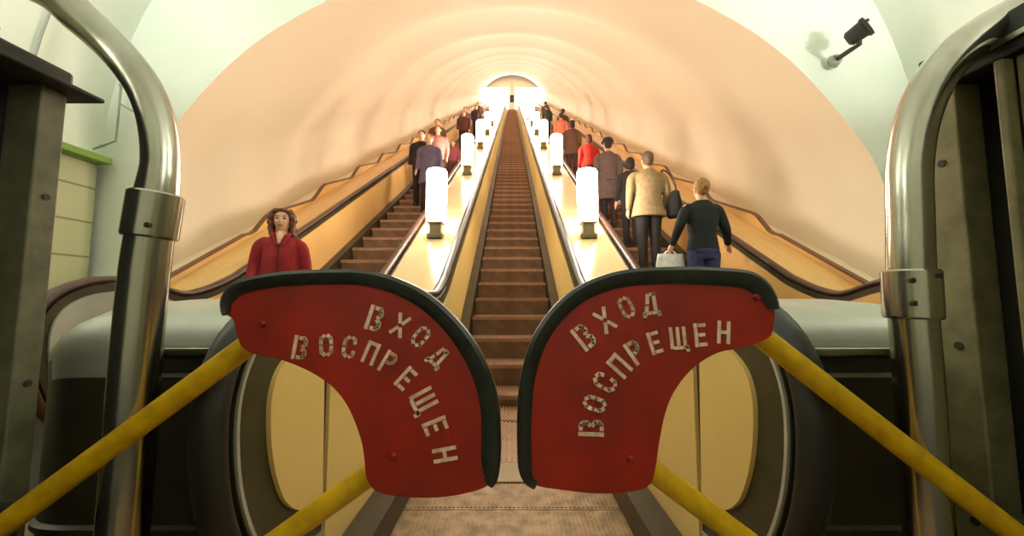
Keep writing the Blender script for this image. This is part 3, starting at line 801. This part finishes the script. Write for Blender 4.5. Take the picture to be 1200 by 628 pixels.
# descending, facing the camera (left) ---------------------------------
y, z = tread(CS, 3.25)
person((-2.03, y, z), PI + .38, 1.60, 'woman with curly auburn hair in a dark red zipped jacket, nearest on the left escalator', (150, 24, 30), (40, 36, 40), (118, 60, 30), 'curly',
       arms=(((-.215, -.02, 1.12), (-.20, .10, .92)), ((.215, -.02, 1.12), (.20, .10, .92))), vox=.009, hands=True, collar=True, shoulder=.88)
GL = 'passengers far down the left escalator'
ppl_left = [
 (-1.72, 7.7, 1.70, (104, 92, 116), (60, 40, 40), (150, 96, 60), 'short', None, 'person in a grey-violet jacket leading the group left of the second lamp', .62),
 (-1.98, 8.1, 1.72, (56, 40, 44), (40, 30, 30), (46, 28, 20), 'short', None, 'dark-haired person in dark clothes just behind the grey-violet jacket', None),
 (-1.78, 9.0, 1.74, (196, 128, 120), (80, 50, 46), (60, 34, 24), 'bob', None, 'person in a pink top above the grey-violet jacket', None),
 (-1.60, 10.1, 1.18, (150, 70, 80), (90, 60, 60), (90, 34, 26), 'bob', None, 'child in mauve beside the lamp deck on the left escalator', None),
 (-2.2, 10.9, 1.72, (120, 76, 48), (60, 40, 30), (80, 48, 30), 'short', None, 'person in brown by the outer handrail of the left escalator', None),
 (-1.9, 14.6, 1.72, (96, 54, 40), (50, 36, 30), (60, 34, 24), 'short', None, 'person in brown high on the left escalator above the second lamp', None),
 (-2.1, 16.4, 1.75, (120, 84, 96), (50, 36, 36), (52, 30, 22), 'bob', None, 'person in mauve-grey high on the left escalator', None),
 (-1.8, 18.6, 1.72, (70, 44, 36), (50, 34, 30), (50, 30, 20), 'short', None, 'person in dark brown near the top of the left crowd', None),
 (-2.0, 22.0, 1.72, (90, 60, 56), (50, 34, 30), (50, 30, 20), 'short', None, 'highest person in the left crowd, below the lit panel', None),
]
ppl_right = [
 (1.93, 6.35, 1.50, (44, 38, 34), (40, 32, 30), (34, 24, 18), 'bob', None, 'dark-haired person in black half hidden behind the tan jacket', None, None),
 (1.78, 7.1, 1.70, (112, 88, 84), (70, 52, 52), (60, 40, 30), 'short', (56, 48, 42), 'person in a dark hat and long grey-brown coat', .55, None),
 (1.76, 8.5, 1.56, (206, 44, 30), (80, 50, 46), (110, 50, 34), 'bob', None, 'person in a bright red top above the first lamp on the right escalator', None, None),
 (1.70, 10.4, 1.70, (110, 74, 58), (80, 56, 50), (60, 38, 26), 'bob', None, 'person in brown standing between the red and the orange tops', .7, None),
 (1.76, 13.3, 1.70, (226, 120, 92), (90, 60, 50), (70, 44, 30), 'short', None, 'person in an orange-pink top high on the right escalator', None, None),
 (2.1, 15.4, 1.72, (90, 66, 52), (60, 44, 36), (54, 36, 26), 'short', None, 'person in brown beside the outer handrail above the orange-pink top', None, None),
 (1.75, 18.6, 1.72, (70, 70, 52), (50, 44, 36), (60, 44, 30), 'short', None, 'person in dark olive near the top of the right crowd', None, None),
 (2.0, 22.0, 1.72, (72, 62, 50), (50, 40, 36), (50, 34, 26), 'short', None, 'highest person in the right crowd, below the lit panel', None, None),
]
for (x, y, H, top, bot, hc, hs, ht, lab, coat) in ppl_left:
    y, z = tread(CS, y)
    person((x, y, z), PI, H, lab, top, bot, hc, hs, coat=coat, hat=ht, vox=.018, group='people coming down the left escalator')
for (x, y, H, top, bot, hc, hs, ht, lab, coat, _) in ppl_right:
    y, z = tread(CS, y)
    person((x, y, z), 0, H, lab, top, bot, hc, hs, coat=coat, hat=ht, vox=.018, group='people going up the right escalator')
# ascending near pair
y, z = tread(CS, 4.05)
pw = Vector((2.08, y, z))
person(tuple(pw), 0, 1.66, 'woman with fair tied-back hair in a black jacket and blue jeans', (26, 27, 28), (52, 52, 96), (176, 126, 66), 'bun',
       arms=(((-.27, -.03, 1.17), (-.30, .10, .99)), ((.27, .01, 1.14), (.36, .14, 1.0))), vox=.009, hands=True, stout=.94)
k = 1.66 / 1.71
hp = pw + Vector((-.31 * k, .15 * k, .90 * k))
bag('shopping_bag', (hp.x, hp.y, hp.z - .015), (.30, .13, .36), (252, 244, 238), 'white carrier bag in the left hand of the woman in black', handle=.035)
y, z = tread(CS, 5.5)
pm = Vector((1.93, y, z))
person(tuple(pm), 0, 1.74, 'man with thinning grey-brown hair in a loose tan jacket and black trousers', (172, 142, 104), (38, 30, 28), (120, 88, 62), 'short',
       arms=(((-.26, -.02, 1.14), (-.25, .09, .93)), ((.26, -.02, 1.14), (.25, .10, .93))), vox=.010, hands=True, shoulder=1.15, stout=1.15, coat=.80)
t = empty('shoulder_bag', (pm.x + .34, pm.y - .05, pm.z), 'black shoulder bag hanging at the right side of the man in tan', 'bag')
bm = bmesh.new(); loft(bm, [(.80, .06, .13, 0, 0), (.84, .085, .17, 0, 0), (1.0, .085, .17, 0, 0), (1.14, .06, .14, 0, 0), (1.17, .02, .10, 0, 0)]); obj('bag_body', bm, cloth('black_cloth', (30, 26, 26)), t, smooth=True)
bm = bmesh.new(); tube(bm, catmull([(0, -.10, 1.14), (-.02, -.10, 1.24), (-.09, -.085, 1.39), (-.15, 0, 1.475), (-.09, .085, 1.39), (-.02, .10, 1.24), (0, .10, 1.14)], 5), .012, 8); obj('strap', bm, M['rubber'], t, smooth=True)
y, z = tread(CS, 7.1)
bag('hand_bag', (1.98, y, z + .72), (.22, .12, .26), (214, 178, 164), 'pale pink bag beside the person in the long grey-brown coat', handle=.10, rz=.3)

# ------------------------------------------------------------ added lights: unseen uplight bowls that brighten the hall
def fill_uplight(x, y, lab):
    t = empty('wall_uplight', (x, y, 2.75), lab, 'lamp')
    s = 1 if x > 0 else -1
    bm = bmesh.new(); tube(bm, [(0, 0, -.12), (0, 0, -.06), (0, 0, 0), (0, 0, .03)], [.03, .14, .2, .205], 24, cap=True)
    obj('bowl', bm, M['lampbase'], t, angle=50)
    bm = bmesh.new(); tube(bm, [(0, 0, .031), (0, 0, .04)], [.19, .17], 24); obj('lit_glass', bm, LG, t)
    bm = bmesh.new(); tube(bm, [(0, 0, -.06), (s * .35, 0, -.10)], .02, 8); obj('arm', bm, M['lampbase'], t)
    L = bpy.data.lights.new('uplight', 'AREA'); L.shape = 'DISK'; L.size = .36; L.energy = HALLW * (.78 if x < 0 else 1); L.color = (.96, 1.0, .93)
    lo = bpy.data.objects.new('uplight_source', L); C.objects.link(lo); lo.parent = t; lo.location = (0, 0, .06)
    lo.rotation_euler = (PI, 0, 0)
HALLW = 128
LG = mat('uplight_glass', (250, 255, 246), .4, emit=8)
for x in (-3.95, 3.95):
    for y in (1.4, -1.6): fill_uplight(x, y, 'unseen added bowl light by the hall %s wall, %s' % ('left' if x < 0 else 'right', 'nearer the shaft' if y > 0 else 'farther from the shaft'))

# ------------------------------------------------------------ camera, world
cam = bpy.data.cameras.new('camera'); cam.sensor_width = 36; cam.lens = F / 1200 * 36; cam.clip_start = .02; cam.clip_end = 300
co = bpy.data.objects.new('camera', cam); C.objects.link(co); co.location = CAM; co.rotation_euler = (PI / 2 + PITCH, 0, 0)
S.camera = co
wd = bpy.data.worlds.new('world'); S.world = wd; wd.use_nodes = True
wd.node_tree.nodes['Background'].inputs[0].default_value = (.02, .02, .018, 1)
S.view_settings.view_transform = 'Standard'; S.view_settings.look = 'None'; S.view_settings.gamma = 1
S.view_settings.use_curve_mapping = False
S.view_settings.exposure = 0.0
